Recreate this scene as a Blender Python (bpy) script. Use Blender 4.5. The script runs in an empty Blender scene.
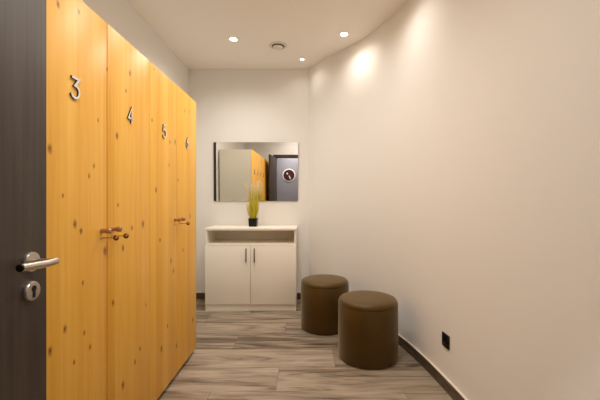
import bpy, bmesh, math, random
from mathutils import Vector, Matrix
random.seed(7)
S = bpy.context.scene
COL = S.collection
PI = math.pi
F = 341.0           # focal length in pixels of the 600 px wide frame
EYE = 1.19

# ------------------------------------------------------------------ helpers
def lin(r, g, b):
    f = lambda c: (c/255/12.92) if c/255 <= .04045 else ((c/255+.055)/1.055)**2.4
    return (f(r), f(g), f(b), 1)

def mat(name, color, rough=.5, metal=0, spec=.5, bump=0, bscale=60, emit=None, estr=0):
    m = bpy.data.materials.new(name); m.use_nodes = True
    nt = m.node_tree; b = nt.nodes['Principled BSDF']
    b.inputs['Base Color'].default_value = color
    b.inputs['Roughness'].default_value = rough
    b.inputs['Metallic'].default_value = metal
    b.inputs['Specular IOR Level'].default_value = spec
    if emit:
        b.inputs['Emission Color'].default_value = emit
        b.inputs['Emission Strength'].default_value = estr
    if bump:
        tc = nt.nodes.new('ShaderNodeTexCoord')
        n = nt.nodes.new('ShaderNodeTexNoise'); n.inputs['Scale'].default_value = bscale
        n.inputs['Detail'].default_value = 4
        bp = nt.nodes.new('ShaderNodeBump'); bp.inputs['Strength'].default_value = bump
        bp.inputs['Distance'].default_value = .004
        nt.links.new(tc.outputs['Object'], n.inputs['Vector'])
        nt.links.new(n.outputs['Fac'], bp.inputs['Height'])
        nt.links.new(bp.outputs['Normal'], b.inputs['Normal'])
    return m

class NT:
    """small node-tree writer"""
    def __init__(s, m): s.nt = m.node_tree; s.b = s.nt.nodes['Principled BSDF']
    def lk(s, v, sock):
        if hasattr(v, 'is_output'): s.nt.links.new(v, sock)
        else: sock.default_value = v
    def math(s, op, a, b=0, c=0, clamp=False):
        n = s.nt.nodes.new('ShaderNodeMath'); n.operation = op; n.use_clamp = clamp
        for i, v in enumerate((a, b, c)): s.lk(v, n.inputs[i])
        return n.outputs[0]
    def vmath(s, op, a, b=(0, 0, 0)):
        n = s.nt.nodes.new('ShaderNodeVectorMath'); n.operation = op
        s.lk(a, n.inputs[0]); s.lk(b, n.inputs[1])
        return n.outputs['Value'] if op in ('DISTANCE', 'LENGTH') else n.outputs[0]
    def pos(s): return s.nt.nodes.new('ShaderNodeNewGeometry').outputs['Position']
    def objco(s): return s.nt.nodes.new('ShaderNodeTexCoord').outputs['Object']
    def sep(s, v):
        n = s.nt.nodes.new('ShaderNodeSeparateXYZ'); s.lk(v, n.inputs[0]); return n.outputs
    def comb(s, x, y, z):
        n = s.nt.nodes.new('ShaderNodeCombineXYZ')
        for i, v in enumerate((x, y, z)): s.lk(v, n.inputs[i])
        return n.outputs[0]
    def noise(s, v, scale, detail=3, rough=.5, dist=0):
        n = s.nt.nodes.new('ShaderNodeTexNoise'); s.lk(v, n.inputs['Vector'])
        n.inputs['Scale'].default_value = scale; n.inputs['Detail'].default_value = detail
        n.inputs['Roughness'].default_value = rough; n.inputs['Distortion'].default_value = dist
        return n.outputs['Fac']
    def white(s, v):
        n = s.nt.nodes.new('ShaderNodeTexWhiteNoise'); n.noise_dimensions = '3D'; s.lk(v, n.inputs['Vector'])
        return n.outputs['Value']
    def ramp(s, fac, stops):
        n = s.nt.nodes.new('ShaderNodeValToRGB'); s.lk(fac, n.inputs[0])
        e = n.color_ramp.elements
        while len(e) > 1: e.remove(e[-1])
        e[0].position, e[0].color = stops[0]
        for p, c in stops[1:]:
            k = e.new(p); k.color = c
        return n.outputs[0]
    def mix(s, fac, a, b, mode='MIX'):
        n = s.nt.nodes.new('ShaderNodeMix'); n.data_type = 'RGBA'; n.blend_type = mode
        s.lk(fac, n.inputs[0]); s.lk(a, n.inputs[6]); s.lk(b, n.inputs[7])
        return n.outputs[2]
    def bump(s, h, strength, dist=.003):
        n = s.nt.nodes.new('ShaderNodeBump'); n.inputs['Strength'].default_value = strength
        n.inputs['Distance'].default_value = dist
        s.lk(h, n.inputs['Height']); s.nt.links.new(n.outputs[0], s.b.inputs['Normal'])

def box(bm, x0, x1, y0, y1, z0, z1, bevel=0, seg=2):
    vs = [bm.verts.new((x, y, z)) for x in (x0, x1) for y in (y0, y1) for z in (z0, z1)]
    fs = [bm.faces.new([vs[i] for i in q]) for q in
          ((0,1,3,2),(4,6,7,5),(0,4,5,1),(2,3,7,6),(0,2,6,4),(1,5,7,3))]
    if bevel:
        es = list({e for f in fs for e in f.edges})
        bmesh.ops.bevel(bm, geom=es, offset=bevel, segments=seg, profile=.5, affect='EDGES')
    return bm

def cyl(bm, p, axis, r, h, seg=32, bevel=0, r2=None):
    """cylinder from p along axis vector of length h"""
    a = Vector(axis).normalized()
    q = Vector((0, 0, 1)).rotation_difference(a).to_matrix().to_4x4()
    M = Matrix.Translation(Vector(p)) @ q @ Matrix.Translation((0, 0, h/2))
    res = bmesh.ops.create_cone(bm, cap_ends=True, segments=seg, radius1=r, radius2=r if r2 is None else r2, depth=h, matrix=M)
    if bevel:
        vs = set(res['verts'])
        es = [e for e in bm.edges if e.verts[0] in vs and e.verts[1] in vs and
              any(len(f.verts) > 4 for f in e.link_faces)]
        bmesh.ops.bevel(bm, geom=es, offset=bevel, segments=3, profile=.5, affect='EDGES')
    return bm

def lathe(bm, prof, c=(0, 0, 0), axis='Z', seg=64, close=False):
    """prof = [(r, h)...] revolved round the axis through c"""
    rings = []
    for r, h in prof:
        ring = []
        for i in range(seg):
            t = 2*PI*i/seg
            if axis == 'Z': v = (c[0]+r*math.cos(t), c[1]+r*math.sin(t), c[2]+h)
            elif axis == 'X': v = (c[0]+h, c[1]+r*math.cos(t), c[2]+r*math.sin(t))
            else: v = (c[0]+r*math.sin(t), c[1]+h, c[2]+r*math.cos(t))
            ring.append(bm.verts.new(v))
        rings.append(ring)
    n = len(rings)
    for k in range(n if close else n-1):
        a, b = rings[k], rings[(k+1) % n]
        for i in range(seg):
            j = (i+1) % seg
            bm.faces.new((a[i], a[j], b[j], b[i]))
    if not close:
        for ring, rev in ((rings[0], True), (rings[-1], False)):
            bm.faces.new(ring[::-1] if rev else ring)
    return bm

def tube(bm, pts, r, seg=10, r_end=None):
    pts = [Vector(p) for p in pts]; rings = []
    for i, p in enumerate(pts):
        d = (pts[min(i+1, len(pts)-1)] - pts[max(i-1, 0)]).normalized()
        up = Vector((0, 0, 1)) if abs(d.z) < .9 else Vector((1, 0, 0))
        u = d.cross(up).normalized(); v = d.cross(u)
        rr = r if r_end is None else r + (r_end-r)*i/(len(pts)-1)
        rings.append([bm.verts.new(p + rr*(math.cos(2*PI*k/seg)*u + math.sin(2*PI*k/seg)*v)) for k in range(seg)])
    for a, b in zip(rings, rings[1:]):
        for k in range(seg):
            bm.faces.new((a[k], a[(k+1) % seg], b[(k+1) % seg], b[k]))
    bm.faces.new(rings[0][::-1]); bm.faces.new(rings[-1])
    return bm

def nb(): return bmesh.new()

def obj(name, bm, m, parent=None, smooth=True, loc=None):
    bmesh.ops.recalc_face_normals(bm, faces=bm.faces[:])
    me = bpy.data.meshes.new(name); bm.to_mesh(me); bm.free()
    for mm in (m if isinstance(m, (list, tuple)) else [m]): me.materials.append(mm)
    if smooth:
        me.polygons.foreach_set('use_smooth', [True]*len(me.polygons))
        me.set_sharp_from_angle(angle=math.radians(38))
    o = bpy.data.objects.new(name, me); COL.objects.link(o)
    if parent: o.parent = parent
    if loc: o.location = loc
    return o

def thing(name, label, cat, loc=(0, 0, 0), rotz=0, group=None):
    o = bpy.data.objects.new(name, None); COL.objects.link(o)
    o.location = loc; o.rotation_euler = (0, 0, rotz); o.empty_display_size = .1
    o['label'] = label; o['category'] = cat
    if group: o['group'] = group
    return o

def struct(name, bm, m, label=None, parent=None, smooth=False):
    o = obj(name, bm, m, parent, smooth)
    if not parent: o['kind'] = 'structure'
    if label: o['label'] = label
    return o

def dup(root, loc, label, name=None):
    r = root.copy(); COL.objects.link(r); r.location = loc; r['label'] = label
    for ch in list(root.children):
        c = ch.copy(); COL.objects.link(c); c.parent = r
        for g in list(ch.children):
            d = g.copy(); COL.objects.link(d); d.parent = c
    return r

# ------------------------------------------------------------------ materials
wall_paint = mat('wall_paint', lin(232, 229, 225), .75, spec=.25, bump=.06, bscale=90)
ceil_paint = mat('ceiling_paint', lin(242, 236, 228), .9, spec=.15, bump=.04, bscale=90)
white_lam  = mat('white_laminate', lin(246, 239, 226), .38, spec=.45)
greige_lam = mat('greige_laminate', lin(205, 199, 182), .45)
shadow_blk = mat('matt_black', lin(14, 13, 12), .6)
steel      = mat('brushed_steel', lin(200, 192, 182), .32, metal=1)
dark_steel = mat('dark_steel', lin(160, 146, 132), .45, metal=1)
bronze     = mat('aged_bronze', lin(186, 150, 118), .38, metal=1)
brass_dark = mat('worn_key_metal', lin(110, 78, 50), .45, metal=1)
brass = mat('pale_brass', lin(226, 184, 112), .5, metal=.6)
num_face   = mat('numeral_face', lin(236, 232, 226), .35)
num_side   = mat('numeral_side', lin(40, 34, 32), .5)
blk_plast  = mat('black_plastic', lin(10, 9, 9), .4, spec=.3)
lilac_grey = mat('grey_door_paint', lin(156, 154, 164), .5)
sign_red   = mat('sign_dark_red', lin(70, 16, 12), .45)
sign_white = mat('sign_white', lin(250, 246, 245), .5)
mirror_m   = mat('mirror_silver', (.93, .93, .92, 1), .0, metal=1)
trim_white = mat('trim_white', lin(236, 232, 226), .45)
vent_white = mat('vent_white', lin(222, 214, 202), .5)
lens_m     = mat('lamp_lens', (1, .9, .75, 1), .4, emit=(1, .86, .66, 1), estr=38)
silver_trm = mat('pale_tile_trim', lin(232, 224, 212), .4)
corr_paint = mat('corridor_paint', lin(196, 194, 194), .8)
corr_floor = mat('corridor_tile', lin(120, 112, 104), .5)

# pine of the locker fronts: glued strips, vertical grain and knots
KNOTS = [(58,4,1),(79,12,.7),(130,73,1.2),(126,91,.8),(107,69,.8),(154,69,.8),(185,111,1.2),(189,111.5,1.1),(50,149,1.2),
 (117,136,1.3),(89,176,.8),(94,166,.8),(75,224,1.2),(81,231,1),(105,251,1.4),(123,248,1.2),(143,224,1.6),(132,228,1),
 (156,190,1.3),(169,165,.9),(170,142,1.1),(175,142,1.4),(160,240,1),(171,261,1.3),(190,216,1.4),(83,283,.8),
 (113,303,1.1),(65,329,1.1),(84.4,333,.8),(90,347,1),(74,362,.8),(123,385,1.5),(135,362,1),(140,349,1),(161.5,349,1.5),
 (176.5,346,1.6),(146,305,.8),(173.5,271,1.3),(192.6,320,1.6),(167.5,326,1),(50,351,1.2),(98,120,.7),(63,196,.7),
 (178,180,1),(152,120,.9),(183,250,1),(118,205,.7)]
LOCK_X = -.863
def px_lock(px, py):
    y = -LOCK_X*F/(306-px); return y, EYE + (200-py)*y/F
def pine_mat(name, base_shift=0):
    m = mat(name, (1, 1, 1, 1), .42, spec=.35); t = NT(m)
    p = t.pos(); s = t.sep(p)
    strip = t.math('FLOOR', t.math('MULTIPLY', s[1], 11.7))
    rnd = t.white(t.comb(strip, 3.1+base_shift, 0))
    # grain runs along z
    g1 = t.noise(t.vmath('ADD', t.vmath('MULTIPLY', p, (1, 26, .9)), t.comb(0, t.math('MULTIPLY', rnd, 30), rnd)), 1.6, 4, .55, .8)
    g2 = t.noise(t.vmath('MULTIPLY', p, (1, 160, 2.2)), 1, 2, .5)
    wob = t.noise(t.vmath('MULTIPLY', p, (1, 1, 1)), 70, 1)
    fac = t.math('ADD', t.math('MULTIPLY', g1, .52), t.math('ADD', t.math('MULTIPLY', g2, .12), t.math('MULTIPLY_ADD', rnd, .22, .13)))
    col = t.ramp(fac, [(.25, lin(212, 144, 40)), (.45, lin(233, 171, 63)), (.62, lin(242, 185, 78)), (.85, lin(248, 198, 98))])
    q = t.vmath('MULTIPLY', t.vmath('ADD', p, t.comb(0, t.math('MULTIPLY_ADD', wob, .008, -.004), t.math('MULTIPLY_ADD', wob, -.012, .006))), (0, 1, .62))
    acc = None
    for kx, ky, kr in KNOTS:
        y, z = px_lock(kx, ky)
        d = t.vmath('DISTANCE', q, (0, y, z*.62))
        v = t.math('MULTIPLY_ADD', d, -1/(.0105*kr), 1.15, clamp=True)
        acc = v if acc is None else t.math('MAXIMUM', acc, v)
    halo = acc
    kf = t.ramp(acc, [(0, (0, 0, 0, 1)), (.2, (.10, .10, .10, 1)), (.5, (.42, .42, .42, 1)), (.95, (.9, .9, .9, 1))])
    col = t.mix(kf, col, lin(124, 58, 4))
    t.nt.links.new(col, t.b.inputs['Base Color'])
    return m
pine = pine_mat('knotty_pine')
pine_edge = mat('pine_edge', lin(206, 140, 62), .5, bump=.1, bscale=40)

# dark veneer of the open door
def veneer():
    m = mat('dark_veneer', (1, 1, 1, 1), .5, spec=.35); t = NT(m)
    p = t.objco()
    g = t.noise(t.vmath('MULTIPLY', p, (40, 40, 1.3)), 1.2, 5, .6, .3)
    h = t.noise(t.vmath('MULTIPLY', p, (7, 7, .5)), 1.5, 2)
    f = t.math('ADD', t.math('MULTIPLY', g, .6), t.math('MULTIPLY', h, .4))
    col = t.ramp(f, [(.3, lin(44, 36, 31)), (.55, lin(68, 57, 50)), (.75, lin(88, 76, 68))])
    t.nt.links.new(col, t.b.inputs['Base Color']); t.bump(g, .15, .002)
    return m
veneer_m = veneer()

# wood-look floor tiles, 1.2 x 0.295 m, laid across the room in a third bond
def plank_floor():
    m = mat('wood_look_tile', (1, 1, 1, 1), .4, spec=.4); t = NT(m)
    p = t.pos(); s = t.sep(p)
    v = t.math('DIVIDE', t.math('ADD', s[1], 8*.295-1.83), .295)
    row = t.math('FLOOR', v)
    u = t.math('DIVIDE', t.math('ADD', t.math('ADD', s[0], .59+.4*8+12), t.math('MULTIPLY', row, -.4)), 1.2)
    cell = t.math('FLOOR', u)
    rnd = t.white(t.comb(row, cell, 1)); rnd2 = t.white(t.comb(row, cell, 7))
    q = t.vmath('ADD', t.vmath('MULTIPLY', p, (1.0, 8.5, 1)), t.comb(t.math('MULTIPLY', rnd, 37), t.math('MULTIPLY', rnd2, 53), 0))
    g = t.noise(q, 1.0, 5, .6, 1.9)
    q2 = t.vmath('ADD', t.vmath('MULTIPLY', p, (2.2, 34, 1)), t.comb(t.math('MULTIPLY', rnd2, 11), t.math('MULTIPLY', rnd, 17), 0))
    g2 = t.noise(q2, 1.3, 4, .6, .6)
    fac = t.math('ADD', t.math('ADD', t.math('MULTIPLY', g, .74), t.math('MULTIPLY', g2, .26)), t.math('MULTIPLY_ADD', rnd, .10, -.05))
    col = t.ramp(fac, [(.33, lin(72, 60, 47)), (.43, lin(110, 95, 80)), (.50, lin(142, 127, 109)), (.58, lin(162, 147, 129)), (.70, lin(182, 168, 150))])
    fu = t.math('FRACT', u); fv = t.math('FRACT', v)
    eu = t.math('MINIMUM', fu, t.math('SUBTRACT', 1, fu)); ev = t.math('MINIMUM', fv, t.math('SUBTRACT', 1, fv))
    ju = t.math('LESS_THAN', t.math('MULTIPLY', eu, 1.2), .0017); jv = t.math('LESS_THAN', t.math('MULTIPLY', ev, .295), .0017)
    j = t.math('MAXIMUM', ju, jv)
    col = t.mix(t.math('MAXIMUM', t.math('MULTIPLY', ju, .7), t.math('MULTIPLY', jv, .35)), col, lin(92, 80, 70))
    t.nt.links.new(col, t.b.inputs['Base Color'])
    t.nt.links.new(t.math('MULTIPLY_ADD', g2, .2, .3), t.b.inputs['Roughness'])
    t.bump(t.math('MULTIPLY_ADD', j, -1, t.math('MULTIPLY', g2, .15)), .25, .002)
    return m
floor_m = plank_floor()

def base_tile():
    m = mat('dark_base_tile', (1, 1, 1, 1), .45, spec=.4); t = NT(m)
    p = t.pos()
    g = t.noise(t.vmath('MULTIPLY', p, (6, 6, 34)), 1.3, 4, .6, .8)
    col = t.ramp(g, [(.32, lin(56, 44, 34)), (.55, lin(92, 76, 60)), (.75, lin(124, 106, 88))])
    t.nt.links.new(col, t.b.inputs['Base Color'])
    return m
base_m = base_tile()

def leather():
    m = mat('brown_leatherette', lin(88, 64, 37), .47, spec=.5); t = NT(m)
    t.b.inputs['Specular Tint'].default_value = (1, .8, .5, 1)
    t.b.inputs['Sheen Weight'].default_value = .32; t.b.inputs['Sheen Roughness'].default_value = .4; t.b.inputs['Sheen Tint'].default_value = (1, .82, .48, 1)
    p = t.objco()
    n = t.nt.nodes.new('ShaderNodeTexVoronoi'); n.inputs['Scale'].default_value = 420
    t.lk(p, n.inputs['Vector'])
    b = t.noise(p, 5, 3)
    col = t.ramp(b, [(.3, lin(62, 42, 8)), (.7, lin(71, 49, 12))])
    t.nt.links.new(col, t.b.inputs['Base Color'])
    t.bump(t.math('ADD', n.outputs['Distance'], t.math('MULTIPLY', b, 2)), .12, .0012)
    return m
leather_m = leather()

# ------------------------------------------------------------------ room shell
CEIL = 2.765
BACK = 4.10
LEFT = -1.415
FRONT = .08
# footprint of the curved wall (x, y), back corner to the door wall
raw = [(.035, 4.10), (.15, 3.90), (.275, 3.73), (.41, 3.555), (.53, 3.385), (.62, 3.215), (.705, 3.0), (.765, 2.83),
       (.812, 2.63), (.852, 2.38), (.876, 2.16), (.897, 1.92), (.910, 1.6), (.915, 1.2), (.915, .6), (.915, FRONT)]
def catmull(P, n=6):
    out = []
    for i in range(len(P)-1):
        p0 = Vector(P[max(i-1, 0)]); p1 = Vector(P[i]); p2 = Vector(P[i+1]); p3 = Vector(P[min(i+2, len(P)-1)])
        for k in range(n):
            t = k/n
            out.append(.5*((2*p1)+(p2-p0)*t+(2*p0-5*p1+4*p2-p3)*t*t+(3*p1-p0-3*p2+p3)*t**3))
    out.append(Vector(P[-1])); return out
curve = catmull(raw)
for _ in range(3):   # even out the sampled bend
    curve = [curve[0]] + [(curve[i-1]+2*curve[i]+curve[i+1])/4 for i in range(1, len(curve)-1)] + [curve[-1]]
def normals(P):
    N = []
    for i in range(len(P)):
        d = (P[min(i+1, len(P)-1)]-P[max(i-1, 0)]).normalized()
        N.append(Vector((-d.y, d.x)))       # points away from the room (+x side)
    if N[len(N)//2].x < 0: N = [-n for n in N]
    return N
NRM = normals(curve)
def ribbon(bm, o_in, o_out, z0, z1, i0=0, i1=None):
    """solid strip following the curved wall between offsets from its face"""
    P = curve[i0:i1]; N = NRM[i0:i1]
    rows = []
    for p, n in zip(P, N):
        a = p+n*o_in; b = p+n*o_out
        rows.append([bm.verts.new(c) for c in ((a.x, a.y, z0), (b.x, b.y, z0), (b.x, b.y, z1), (a.x, a.y, z1))])
    for r, s in zip(rows, rows[1:]):
        for k in range(4): bm.faces.new((r[k], r[(k+1) % 4], s[(k+1) % 4], s[k]))
    bm.faces.new(rows[0][::-1]); bm.faces.new(rows[-1])
    return bm

struct('floor', box(nb(), -1.6, 1.3, -1.35, 4.3, -.12, 0), floor_m)
struct('ceiling', box(nb(), -1.6, 1.3, -1.35, 4.3, CEIL, CEIL+.1), ceil_paint)
struct('wall_back', box(nb(), LEFT-.12, 1.2, BACK, BACK+.12, 0, CEIL), wall_paint)
struct('wall_left', box(nb(), LEFT-.12, LEFT, -.04, BACK, 0, CEIL), wall_paint)
struct('wall_right', ribbon(nb(), 0, .12, 0, CEIL), wall_paint, smooth=True)
OX0, OX1, OH = -.70, .22, 2.065
w = nb()
box(w, LEFT, OX0-.03, -.04, FRONT, 0, CEIL); box(w, OX1+.03, 1.03, -.04, FRONT, 0, CEIL)
box(w, OX0-.03, OX1+.03, -.04, FRONT, OH+.03, CEIL)
struct('wall_front', w, wall_paint)
# door casing
w = nb()
box(w, OX0-.03, OX0, -.045, FRONT+.005, 0, OH, .002); box(w, OX1, OX1+.03, -.045, FRONT+.005, 0, OH, .002)
box(w, OX0-.03, OX1+.03, -.045, FRONT+.005, OH, OH+.03, .002)
box(w, OX0-.075, OX0-.01, FRONT+.001, FRONT+.016, 0, OH+.07, .003); box(w, OX1+.01, OX1+.075, FRONT+.001, FRONT+.016, 0, OH+.07, .003)
box(w, OX0-.01, OX1+.01, FRONT+.001, FRONT+.016, OH+.008, OH+.07, .003)
struct('trim_1', w, veneer_m, label='dark wood door casing round the entrance')

# baseboards
bb = struct('baseboard_right', ribbon(nb(), -.012, .0, .0, .077, 0, None), base_m, smooth=True)
struct('edge_strip', ribbon(nb(), -.0135, .0, .077, .083), silver_trm, parent=bb, label='pale strip along the top edge')
bb = struct('baseboard_back', box(nb(), LEFT, .03, BACK-.012, BACK, 0, .077), base_m)
struct('edge_strip', box(nb(), LEFT, .03, BACK-.0125, BACK, .077, .084), silver_trm, parent=bb, label='pale strip along the top edge')
bb = struct('baseboard_left', box(nb(), LEFT, LEFT+.012, FRONT, BACK-.012, 0, .077), base_m)
struct('edge_strip', box(nb(), LEFT, LEFT+.0125, FRONT, BACK-.0125, .077, .084), silver_trm, parent=bb, label='pale strip along the top edge')

# corridor behind the doorway, seen in the mirror
CY = -1.15
struct('wall_corridor', box(nb(), -1.6, 1.3, CY-.12, CY, 0, CEIL), corr_paint)
struct('wall_corridor_left', box(nb(), -1.72, -1.6, CY-.12, -.04, 0, CEIL), corr_paint)
struct('wall_corridor_right', box(nb(), 1.3, 1.42, CY-.12, -.04, 0, CEIL), corr_paint)

# ------------------------------------------------------------------ the open entrance door
ang = math.atan2(.047, .90)
door = bpy.data.objects.new('door_1', None); COL.objects.link(door)
door.location = (OX0, FRONT+.02, 0); door.rotation_euler = (0, 0, ang)
door['kind'] = 'structure'; door['label'] = 'open dark wood entrance door at the left edge'
LW = .882
obj('door_leaf', box(nb(), -.04, 0, .004, LW, .008, 2.052, .0015), veneer_m, door)
hy, hz = .820, 1.0235
lev = obj('lever_handle', cyl(nb(), (.008, hy, hz), (1, 0, 0), .009, .05, 24), steel, door)
lev['label'] = 'brushed steel lever handle'
b = nb(); lathe(b, [(.027, 0), (.027, .005), (.0255, .008), (.012, .0085)], (0, hy, hz), 'X', 48)
obj('rosette', b, steel, lev)
b = nb()
tube(b, [(.058, hy+.012, hz), (.060, hy, hz), (.0615, hy-.03, hz-.0004), (.0615, hy-.116, hz+.0055)], .0098, 20)
obj('grip', b, steel, lev)
b = nb(); cyl(b, (.0615, hy-.115, hz+.0055), (0, -1, 0), .0092, .004, 20, .001)  # black disc standing in for the shade inside the hollow bar end
obj('end_shade', b, blk_plast, lev)['label'] = 'black disc for the shade in the hollow lever end'
kz = hz-.079
b = nb(); lathe(b, [(.0265, 0), (.0265, .006), (.0245, .009), (.012, .0095)], (0, hy, kz), 'X', 48)
esc = obj('escutcheon', b, steel, door); esc['label'] = 'round steel lock plate with a dark keyhole'
b = nb(); cyl(b, (.008, hy, kz+.007), (1, 0, 0), .0085, .0022, 24); box(b, .008, .0101, hy-.005, hy+.005, kz-.017, kz+.002)
obj('keyhole', b, blk_plast, esc)
for z in (.25, 1.8):
    b = nb(); cyl(b, (.004, .0, z-.045), (0, 0, 1), .007, .09, 16)
    obj('hinge', b, dark_steel, door)

# grey door across the corridor with the round sign
d2 = bpy.data.objects.new('door_2', None); COL.objects.link(d2); d2.location = (-.5, CY, 0)
d2['kind'] = 'structure'; d2['label'] = 'grey door across the corridor, seen in the mirror'
b = nb(); box(b, -.44, .44, .002, .03, .01, 2.3, .002); obj('door_leaf', b, lilac_grey, d2)
b = nb(); box(b, -.52, -.445, 0, .05, 0, 2.37, .003); box(b, .445, .52, 0, .05, 0, 2.37, .003); box(b, -.445, .445, 0, .05, 2.305, 2.37, .003)
obj('door_frame', b, veneer_m, d2)
sg = thing('round_sign', 'round dark red sign with white rim on the grey door, reflected in the mirror', 'sign', (-.463, CY+.03, 1.70))
b = nb(); lathe(b, [(.178, 0), (.178, .012), (.172, .016), (.15, .016)], (0, 0, 0), 'Y', 64); obj('rim', b, sign_white, sg)['label'] = 'white rim'
b = nb(); lathe(b, [(.15, .004), (.15, .0185), (.02, .019)], (0, 0, 0), 'Y', 64); obj('disc', b, sign_red, sg)['label'] = 'dark red disc'
def mark(pts, wd):
    bm = nb()
    for (x0, z0), (x1, z1) in zip(pts, pts[1:]):
        d = Vector((x1-x0, z1-z0)); n = Vector((-d.y, d.x)).normalized()*wd/2
        q = [(x0+n.x, z0+n.y), (x1+n.x, z1+n.y), (x1-n.x, z1-n.y), (x0-n.x, z0-n.y)]
        lo = [bm.verts.new((x, .018, z)) for x, z in q]; hi = [bm.verts.new((x, .022, z)) for x, z in q]
        bm.faces.new(lo); bm.faces.new(hi[::-1])
        for k in range(4): bm.faces.new((lo[k], lo[(k+1) % 4], hi[(k+1) % 4], hi[k]))
    return bm
obj('stroke', mark([(-.056, .066), (-.034, .022)], .036), sign_white, sg, False)['label'] = 'white mark'
obj('stroke', mark([(.004, -.012), (.042, -.105)], .03), sign_white, sg, False)['label'] = 'white mark'

# ------------------------------------------------------------------ lockers
DOOR_W = .40
DIG = {  # stroke centre lines in a 0..1 x 0..1.6 cell
 1: [[(.15, 1.25), (.55, 1.6), (.55, 0)]],
 2: [[(.05, 1.25), (.12, 1.48), (.35, 1.6), (.65, 1.56), (.85, 1.35), (.82, 1.05), (.6, .75), (.08, .08), (.92, .08)]],
 3: [[(.06, 1.55), (.88, 1.55), (.42, .98), (.62, .96), (.82, .82), (.92, .56), (.84, .26), (.62, .08), (.36, .05), (.14, .14), (.03, .32)]],
 4: [[(.66, 0), (.66, 1.5), (.05, .45), (.98, .45)]],
 5: [[(.86, 1.55), (.24, 1.55), (.14, .9), (.4, 1.02), (.68, .96), (.88, .74), (.9, .45), (.76, .18), (.5, .05), (.22, .09), (.04, .28)]],
 6: [[(.72, 1.57), (.42, 1.25), (.18, .88), (.08, .5), (.18, .2), (.42, .05), (.66, .1), (.86, .32), (.88, .58), (.7, .84), (.46, .9), (.22, .76)]],
}
def numeral(n, y, z, x0):
    """raised numeral on a locker front: light face, dark sides (a along +y, b along +z)"""
    bm = nb(); sc = .049; wd = .0088; th = .0065
    for line in DIG[n]:
        P = [Vector((y+(a-.5)*sc, z+(b-.8)*sc)) for a, b in line]
        L, R = [], []
        for i, p in enumerate(P):
            d0 = (P[i]-P[i-1]).normalized() if i else (P[1]-P[0]).normalized()
            d1 = (P[i+1]-P[i]).normalized() if i < len(P)-1 else d0
            n0 = Vector((-d0.y, d0.x)); n1 = Vector((-d1.y, d1.x)); mm = (n0+n1)
            mm = mm.normalized() if mm.length > .1 else n0
            k = wd/2/max(.45, mm.dot(n0))
            L.append(p+mm*k); R.append(p-mm*k)
        rows = []
        for l, r in zip(L, R):
            rows.append([bm.verts.new(c) for c in ((x0, l.x, l.y), (x0+th, l.x, l.y), (x0+th, r.x, r.y), (x0, r.x, r.y))])
        for a, c in zip(rows, rows[1:]):
            for k in range(4):
                f = bm.faces.new((a[k], a[(k+1) % 4], c[(k+1) % 4], c[k])); f.material_index = 0 if k == 1 else 1
        for e in (rows[0], rows[-1]): bm.faces.new(e).material_index = 1
    return bm
def wardrobe(y0, nums, label):
    W = 2*DOOR_W
    t = thing('locker', label, 'locker', (LOCK_X-.275, y0+W/2, 0), 0, 'pine fronted lockers along the left wall')
    X = .275          # local x of the door face
    D0 = -.253        # local x of the back
    Z0, Z1 = .033, 1.958
    c = nb(); tk = .018
    box(c, D0, X-.021, -W/2+.0005, -W/2+tk, Z0, Z1-.002); box(c, D0, X-.021, W/2-tk, W/2-.0005, Z0, Z1-.002)
    box(c, D0, X-.021, -W/2+tk, W/2-tk, Z1-.02, Z1-.002); box(c, D0, X-.021, -W/2+tk, W/2-tk, Z0, Z0+tk)
    box(c, D0, D0+.008, -W/2+tk, W/2-tk, Z0+tk, Z1-.02); box(c, D0+.008, X-.021, -tk/2, tk/2, Z0+tk, Z1-.02)
    obj('carcass', c, greige_lam, t, False)['label'] = 'greige laminate body of the locker'
    obj('plinth', box(nb(), D0, X-.05, -W/2+.001, W/2-.001, 0, Z0), greige_lam, t, False)
    for i, n in enumerate(nums):
        a = -W/2+i*DOOR_W
        d = obj('door', box(nb(), X-.02, X, a+(  .0012 if i == 0 else .0034), a+DOOR_W-(.0034 if i == 0 else .0012), Z0, Z1, .0012), pine, t)
        d['label'] = 'knotty pine door carrying the number %d' % n
        obj('number', numeral(n, a+DOOR_W*.475, 1.606, X), [num_face, num_side], d, False)['label'] = 'raised metal number %d' % n
        ky = a+DOOR_W-.04 if i == 0 else a+.04
        k = nb(); lathe(k, [(.011, 0), (.011, .004), (.0085, .006), (.0085, .016), (.0115, .019), (.0125, .03), (.0115, .038), (.008, .041)], (X, ky, 1.06), 'X', 28)
        obj('knob', k, bronze, d)['label'] = 'bronze coloured round knob'
        k = nb(); lathe(k, [(.009, 0), (.009, .003), (.006, .004)], (X, ky, 1.03), 'X', 24)
        obj('lock', k, brass, d)
    return t
wardrobe(.28, (1, 2), 'pine two-door locker numbered 1 and 2, behind the open dark door')
wardrobe(1.08, (3, 4), 'pine two-door locker numbered 3 and 4, next to the open dark door')
wardrobe(1.88, (5, 6), 'pine two-door locker numbered 5 and 6, nearest the white cabinet')

def key_bm():
    bm = nb()
    box(bm, .0, .047, -.001, .001, -.0018, .0018, .0005, 1)
    n0 = len(bm.faces)
    lathe(bm, [(.0032, -.0013), (.0115, -.0016), (.0115, .0016), (.0032, .0013)], (.057, 0, 0), 'Y', 28, close=True)
    bm.faces.ensure_lookup_table()
    for f in bm.faces[n0:]: f.material_index = 1
    return bm
k0 = None
for y, lab in ((1.44, 'small round-headed key in the lock of locker door 3'), (1.52, 'small round-headed key in the lock of locker door 4'),
               (2.32, 'small round-headed key in the lock of locker door 6')):
    if k0 is None:
        k0 = obj('locker_key', key_bm(), [brass, brass_dark]); k = k0
    else:
        k = k0.copy(); COL.objects.link(k)
    k.location = (LOCK_X+.0041, y, 1.03); k['label'] = lab; k['category'] = 'key'; k['group'] = 'keys in the locker doors'

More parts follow.
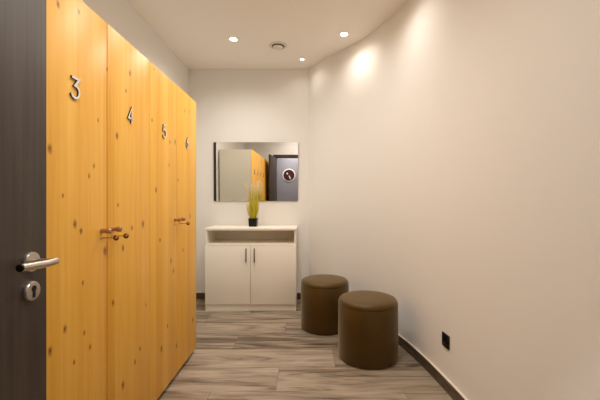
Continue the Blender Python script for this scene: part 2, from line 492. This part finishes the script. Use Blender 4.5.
# ------------------------------------------------------------------ white cabinet
cf = 3.662
cx0, cx1 = -1.080, -.108
cab = thing('cabinet', 'white two-door cabinet with an open shelf, against the back wall', 'cabinet', ((cx0+cx1)/2, (cf+BACK-.014)/2, 0))
hw = (cx1-cx0)/2; hd = (BACK-.014-cf)/2
Y0 = -hd            # front plane
b = nb(); tk = .018
box(b, -hw, -hw+tk, Y0+.002, hd, .0, .862); box(b, hw-tk, hw, Y0+.002, hd, .0, .862)
box(b, -hw+tk, hw-tk, hd-.008, hd, .07, .862)
box(b, -hw+tk, hw-tk, Y0+.002, hd-.008, .705, .723); box(b, -hw+tk, hw-tk, Y0+.02, hd-.008, .07, .088)
obj('body', b, white_lam, cab, False)
obj('plinth', box(nb(), -hw+tk, hw-tk, Y0+.006, Y0+.024, 0, .07), white_lam, cab, False)
obj('top', box(nb(), -hw-.007, hw+.007, Y0-.006, hd+.002, .862, .888, .002), white_lam, cab)
for sx in (-1, 1):
    x0, x1 = (-hw+.001, -.0017) if sx < 0 else (.0017, hw-.001)
    d = obj('door', box(nb(), x0, x1, Y0-.016, Y0+.001,   .074, .7015, .0012), white_lam, cab)
    hx = sx*.044
    h = nb(); box(h, hx-.007, hx+.007, Y0-.042, Y0-.034, .528, .676, .002)
    for zz in (.548, .656): box(h, hx-.005, hx+.005, Y0-.0345, Y0-.0158, zz-.005, zz+.005)
    obj('handle', h, dark_steel, d)['label'] = 'slim dark metal bar handle'

# ------------------------------------------------------------------ mirror
mx0, mx1, mz0, mz1 = -1.106, -.096, 1.178, 1.881
mir = thing('mirror', 'frameless rectangular wall mirror above the white cabinet', 'mirror', ((mx0+mx1)/2, BACK, mz0))
mir.rotation_euler = (math.radians(.9), 0, 0)
mw = (mx1-mx0)/2; mh = mz1-mz0
obj('glass', box(nb(), -mw+.032, mw, -.012, -.007, 0, mh), mirror_m, mir, False)
obj('edge_strip', box(nb(), -mw, -mw+.032, -.0125, -.007, 0, mh), mat('mirror_dark_edge', lin(38, 28, 22), .3), mir, False)['label'] = 'dark strip down the left side'
obj('backing', box(nb(), -mw+.004, mw-.004, -.0068, -.003, .004, mh-.004), shadow_blk, mir, False)

# ------------------------------------------------------------------ potted grass
pl = thing('potted_grass', 'yellow-green feathery ornamental grass in a square black pot on the cabinet', 'plant', (-.604, 3.90, .888))
b = nb()
vs = []
for z, h in ((0, .043), (.094, .048), (.094, .043), (.08, .042)):
    vs.append([b.verts.new((sx*h, sy*h, z)) for sx, sy in ((-1, -1), (1, -1), (1, 1), (-1, 1))])
for a, c in zip(vs, vs[1:]):
    for k in range(4): b.faces.new((a[k], a[(k+1) % 4], c[(k+1) % 4], c[k]))
b.faces.new(vs[0][::-1]); b.faces.new(vs[-1])
obj('pot', b, blk_plast, pl, False)['label'] = 'square black pot'
obj('soil', box(nb(), -.041, .041, -.041, .041, .072, .084), mat('soil', lin(50, 40, 24), .9), pl, False)
def leafmat(name, c0, c1):
    m = mat(name, c0, .5, spec=.3); t = NT(m)
    col = t.mix(t.noise(t.vmath('MULTIPLY', t.objco(), (60, 60, 4)), 2, 2), c0, c1)
    t.nt.links.new(col, t.b.inputs['Base Color'])
    t.b.inputs['Transmission Weight'].default_value = 0
    return m
blade_m = leafmat('grass_blade', lin(166, 154, 10), lin(240, 224, 70))
plume_m = leafmat('grass_plume', lin(226, 206, 160), lin(250, 238, 210))
stems = []
def blade(bm, base, d, L, bend, wd, lean=.0):
    """narrow folded blade rising, bowing outwards and back in"""
    side = Vector((-d.y, d.x, 0)); n = 7; prev = None; tip = None
    for i in range(n+1):
        t = i/n
        p = base + d*(bend*math.sin(t*PI*.62) + lean*t*t) + Vector((0, 0, L*t*(1-.05*t)))
        ww = wd*(1-t**2.2)*(.5+.5*min(1, t*4))+.0003
        a = bm.verts.new(p-side*ww); m_ = bm.verts.new(p-d*ww*.5); c = bm.verts.new(p+side*ww)
        if prev:
            bm.faces.new((prev[0], a, m_, prev[1])); bm.faces.new((prev[1], m_, c, prev[2]))
        prev = (a, m_, c); tip = p
    return tip
b = nb()
for i in range(190):
    t = random.uniform(0, 2*PI); rr = .034*math.sqrt(random.random())
    base = Vector((rr*math.cos(t), rr*math.sin(t), .083)); t += random.uniform(-.5, .5)
    d = Vector((math.cos(t), math.sin(t), 0)); L = random.choice([random.uniform(.14, .24), random.uniform(.24, .36), random.uniform(.32, .41)])
    blade(b, base, d, L, random.uniform(.015, .055)*(1.1 if L < .3 else .6), random.uniform(.0018, .0034), random.uniform(-.03, .03))
g = obj('grass_blades', b, blade_m, pl); g['label'] = 'yellow-green grass blades'
b = nb()
for i in range(34):
    t = random.uniform(0, 2*PI); rr = .02*math.sqrt(random.random())
    base = Vector((rr*math.cos(t), rr*math.sin(t), .083)); d = Vector((math.cos(t), math.sin(t), 0))
    L = random.uniform(.36, .47); out = random.uniform(.0, .10); bow = random.uniform(0, .02)
    pts = [base + d*(out*s*s + bow*math.sin(s*PI)) + Vector((0, 0, L*s)) for s in [k/8 for k in range(9)]]
    tube(b, pts, .0011, 5, .0006)
    # feather hairs along the top of the stem
    top0, top1 = pts[5], pts[8]
    for h in range(46):
        s = random.random(); p = top0.lerp(top1, s)
        v = Vector((random.uniform(-1, 1), random.uniform(-1, 1), random.uniform(.6, 1.6))).normalized()
        ln = random.uniform(.014, .034)*(1-.45*s); q = v.cross(Vector((.3, .2, 1))).normalized()*.0014
        a = b.verts.new(p-q); c = b.verts.new(p+q); e = b.verts.new(p+v*ln)
        b.faces.new((a, c, e))
obj('plumes', b, plume_m, pl)['label'] = 'cream feathery seed plumes'

# ------------------------------------------------------------------ pouffes
def pouffe():
    t = thing('pouffe', 'brown round leatherette pouffe in front, nearer the black wall socket', 'pouffe', (.471, 2.60, 0), 0, 'brown pouffes on the wood-look floor')
    R = .2235; H = .452
    b = nb()
    lathe(b, [(R-.010, .003), (R-.003, .008), (R, .02), (R+.0012, .2), (R, H-.046), (R-.0015, H-.044)], seg=96)
    obj('upholstery', b, leather_m, t)
    b = nb()
    lathe(b, [(R-.0015, H-.0442), (R+.0002, H-.040), (R-.001, H-.030), (R-.006, H-.018), (R-.015, H-.008), (R-.03, H-.002), (R-.07, H+.001), (.06, H+.003), (.02, H+.003)], seg=96)
    obj('seat', b, leather_m, t)['label'] = 'padded round top'
    b = nb(); lathe(b, [(R-.022, 0), (R-.016, .001), (R-.016, .006), (R-.03, .006)], seg=64)
    obj('base', b, shadow_blk, t)['label'] = 'black base rim'
    return t
p0 = pouffe()
p1 = dup(p0, (.176, 3.205, 0), 'brown round leatherette pouffe behind the other, next to the white cabinet')

# ------------------------------------------------------------------ black socket on the curved wall
def wall_at(y):
    for i, (a, c) in enumerate(zip(curve, curve[1:])):
        if c.y <= y <= a.y:
            s = (y-a.y)/(c.y-a.y); return a.lerp(c, s), (NRM[i].lerp(NRM[i+1], s)).normalized()
pw, nw = wall_at(2.135)
so = thing('wall_socket', 'square black power socket low on the curved white wall', 'socket', (pw.x, pw.y, .310))
so.rotation_euler = (0, 0, math.atan2(-nw.x, nw.y) + PI)   # local +y points out of the wall (into the room)
b = nb(); box(b, -.042, .042, -.001, .009, -.042, .042, .003); obj('frame', b, blk_plast, so)
b = nb(); lathe(b, [(.0215, .009), (.0215, .0125), (.0195, .013), (.0185, .0095), (.005, .0092)], (0, 0, 0), 'Y', 40)
ins = obj('insert', b, blk_plast, so)
for sx in (-1, 1):
    b = nb(); cyl(b, (sx*.0095, .0088, 0), (0, 1, 0), .0026, .0012, 14); obj('contact', b, dark_steel, ins)

# ------------------------------------------------------------------ ceiling fittings
LAMP = dict(color=(1, .94, .87), power=30)
def downlight(x, y, label, k=1.0, power=None, group='recessed ceiling spotlights'):
    t = thing('downlight', label, 'ceiling light', (x, y, CEIL), 0, group)
    b = nb(); lathe(b, [(.026*k, -.0035), (.030*k, -.005), (.037*k, -.004), (.041*k, 0.0), (.026*k, -.0005)], seg=48, close=True)
    obj('trim_ring', b, trim_white, t)['label'] = 'white trim ring'
    b = nb(); lathe(b, [(.0265*k, -.0005), (.0262*k, -.004), (.012*k, -.0055), (.003*k, -.0058)], seg=40)
    obj('lens', b, lens_m, t)['label'] = 'glowing lens'
    L = bpy.data.lights.new('lamp', 'SPOT'); L.energy = LAMP['power'] if power is None else power
    L.color = LAMP['color']; L.spot_size = math.radians(158); L.spot_blend = 1.0; L.shadow_soft_size = .025*k
    o = bpy.data.objects.new('lamp', L); COL.objects.link(o); o.parent = t; o.location = (0, 0, -.02)
    return t
downlight(-.709, 3.335, 'bright recessed ceiling spotlight, left of the round vent', 1.2, 34)
downlight(.362, 3.235, 'bright recessed ceiling spotlight, right of the vent near the curved wall', 1.2, 8)
downlight(-.045, 3.81, 'small recessed ceiling light closest to the back wall', .7, 2)
downlight(.50, 2.46, 'recessed ceiling spotlight near the curved wall, above the frame', 1.2, 12)
downlight(-.28, 2.42, 'added unseen fill spotlight on the lockers side of the room', 1.2, 33)  # unseen lamp added to raise the general light level
downlight(-.12, 1.50, 'added fill spotlight over the middle of the room, unseen above the frame', 1.2, 26)  # added lamp out of view, more overall fill
downlight(-.25, .60, 'added unseen fill spotlight just inside the entrance', 1.2, 30)  # out-of-view lamp added to light the entrance end
downlight(-.3, -.6, 'added unseen spotlight that brightens the corridor', 1, 60)  # unseen lamp added to brighten the corridor in the mirror

v = thing('ceiling_vent', 'round white ceiling vent between the two spotlights', 'vent', (-.285, 3.476, CEIL))
b = nb(); lathe(b, [(.058, 0), (.056, -.010), (.064, -.013), (.076, -.007), (.082, 0)], seg=56, close=True); obj('outer_ring', b, vent_white, v)
b = nb(); lathe(b, [(.0565, .0), (.0565, -.002), (.02, -.002)], seg=48); obj('throat', b, shadow_blk, v)['label'] = 'dark gap inside the ring'
b = nb(); lathe(b, [(.030, -.010), (.043, -.013), (.046, -.017), (.040, -.021), (.012, -.022)], seg=48); obj('disc', b, vent_white, v)
b = nb(); cyl(b, (0, 0, -.014), (0, 0, 1), .006, .0125, 12); obj('stem', b, vent_white, v)
v.scale = (1.15, 1.15, 1)

# ------------------------------------------------------------------ camera and view
cam = bpy.data.cameras.new('camera'); co = bpy.data.objects.new('camera', cam); COL.objects.link(co)
co.location = (0, 0, EYE); co.rotation_euler = (PI/2, 0, 0)
cam.sensor_width = 36; cam.lens = 36*F/600; cam.shift_x = -6/600; cam.clip_start = .02
S.camera = co
wd = bpy.data.worlds.new('world'); S.world = wd; wd.use_nodes = True
wd.node_tree.nodes['Background'].inputs[0].default_value = (.02, .018, .016, 1)
S.view_settings.view_transform = 'Standard'; S.view_settings.look = 'None'
S.view_settings.exposure = 0.42; S.view_settings.gamma = 1; S.view_settings.use_curve_mapping = False
S.cycles.max_bounces = 14; S.cycles.diffuse_bounces = 8; S.cycles.glossy_bounces = 6
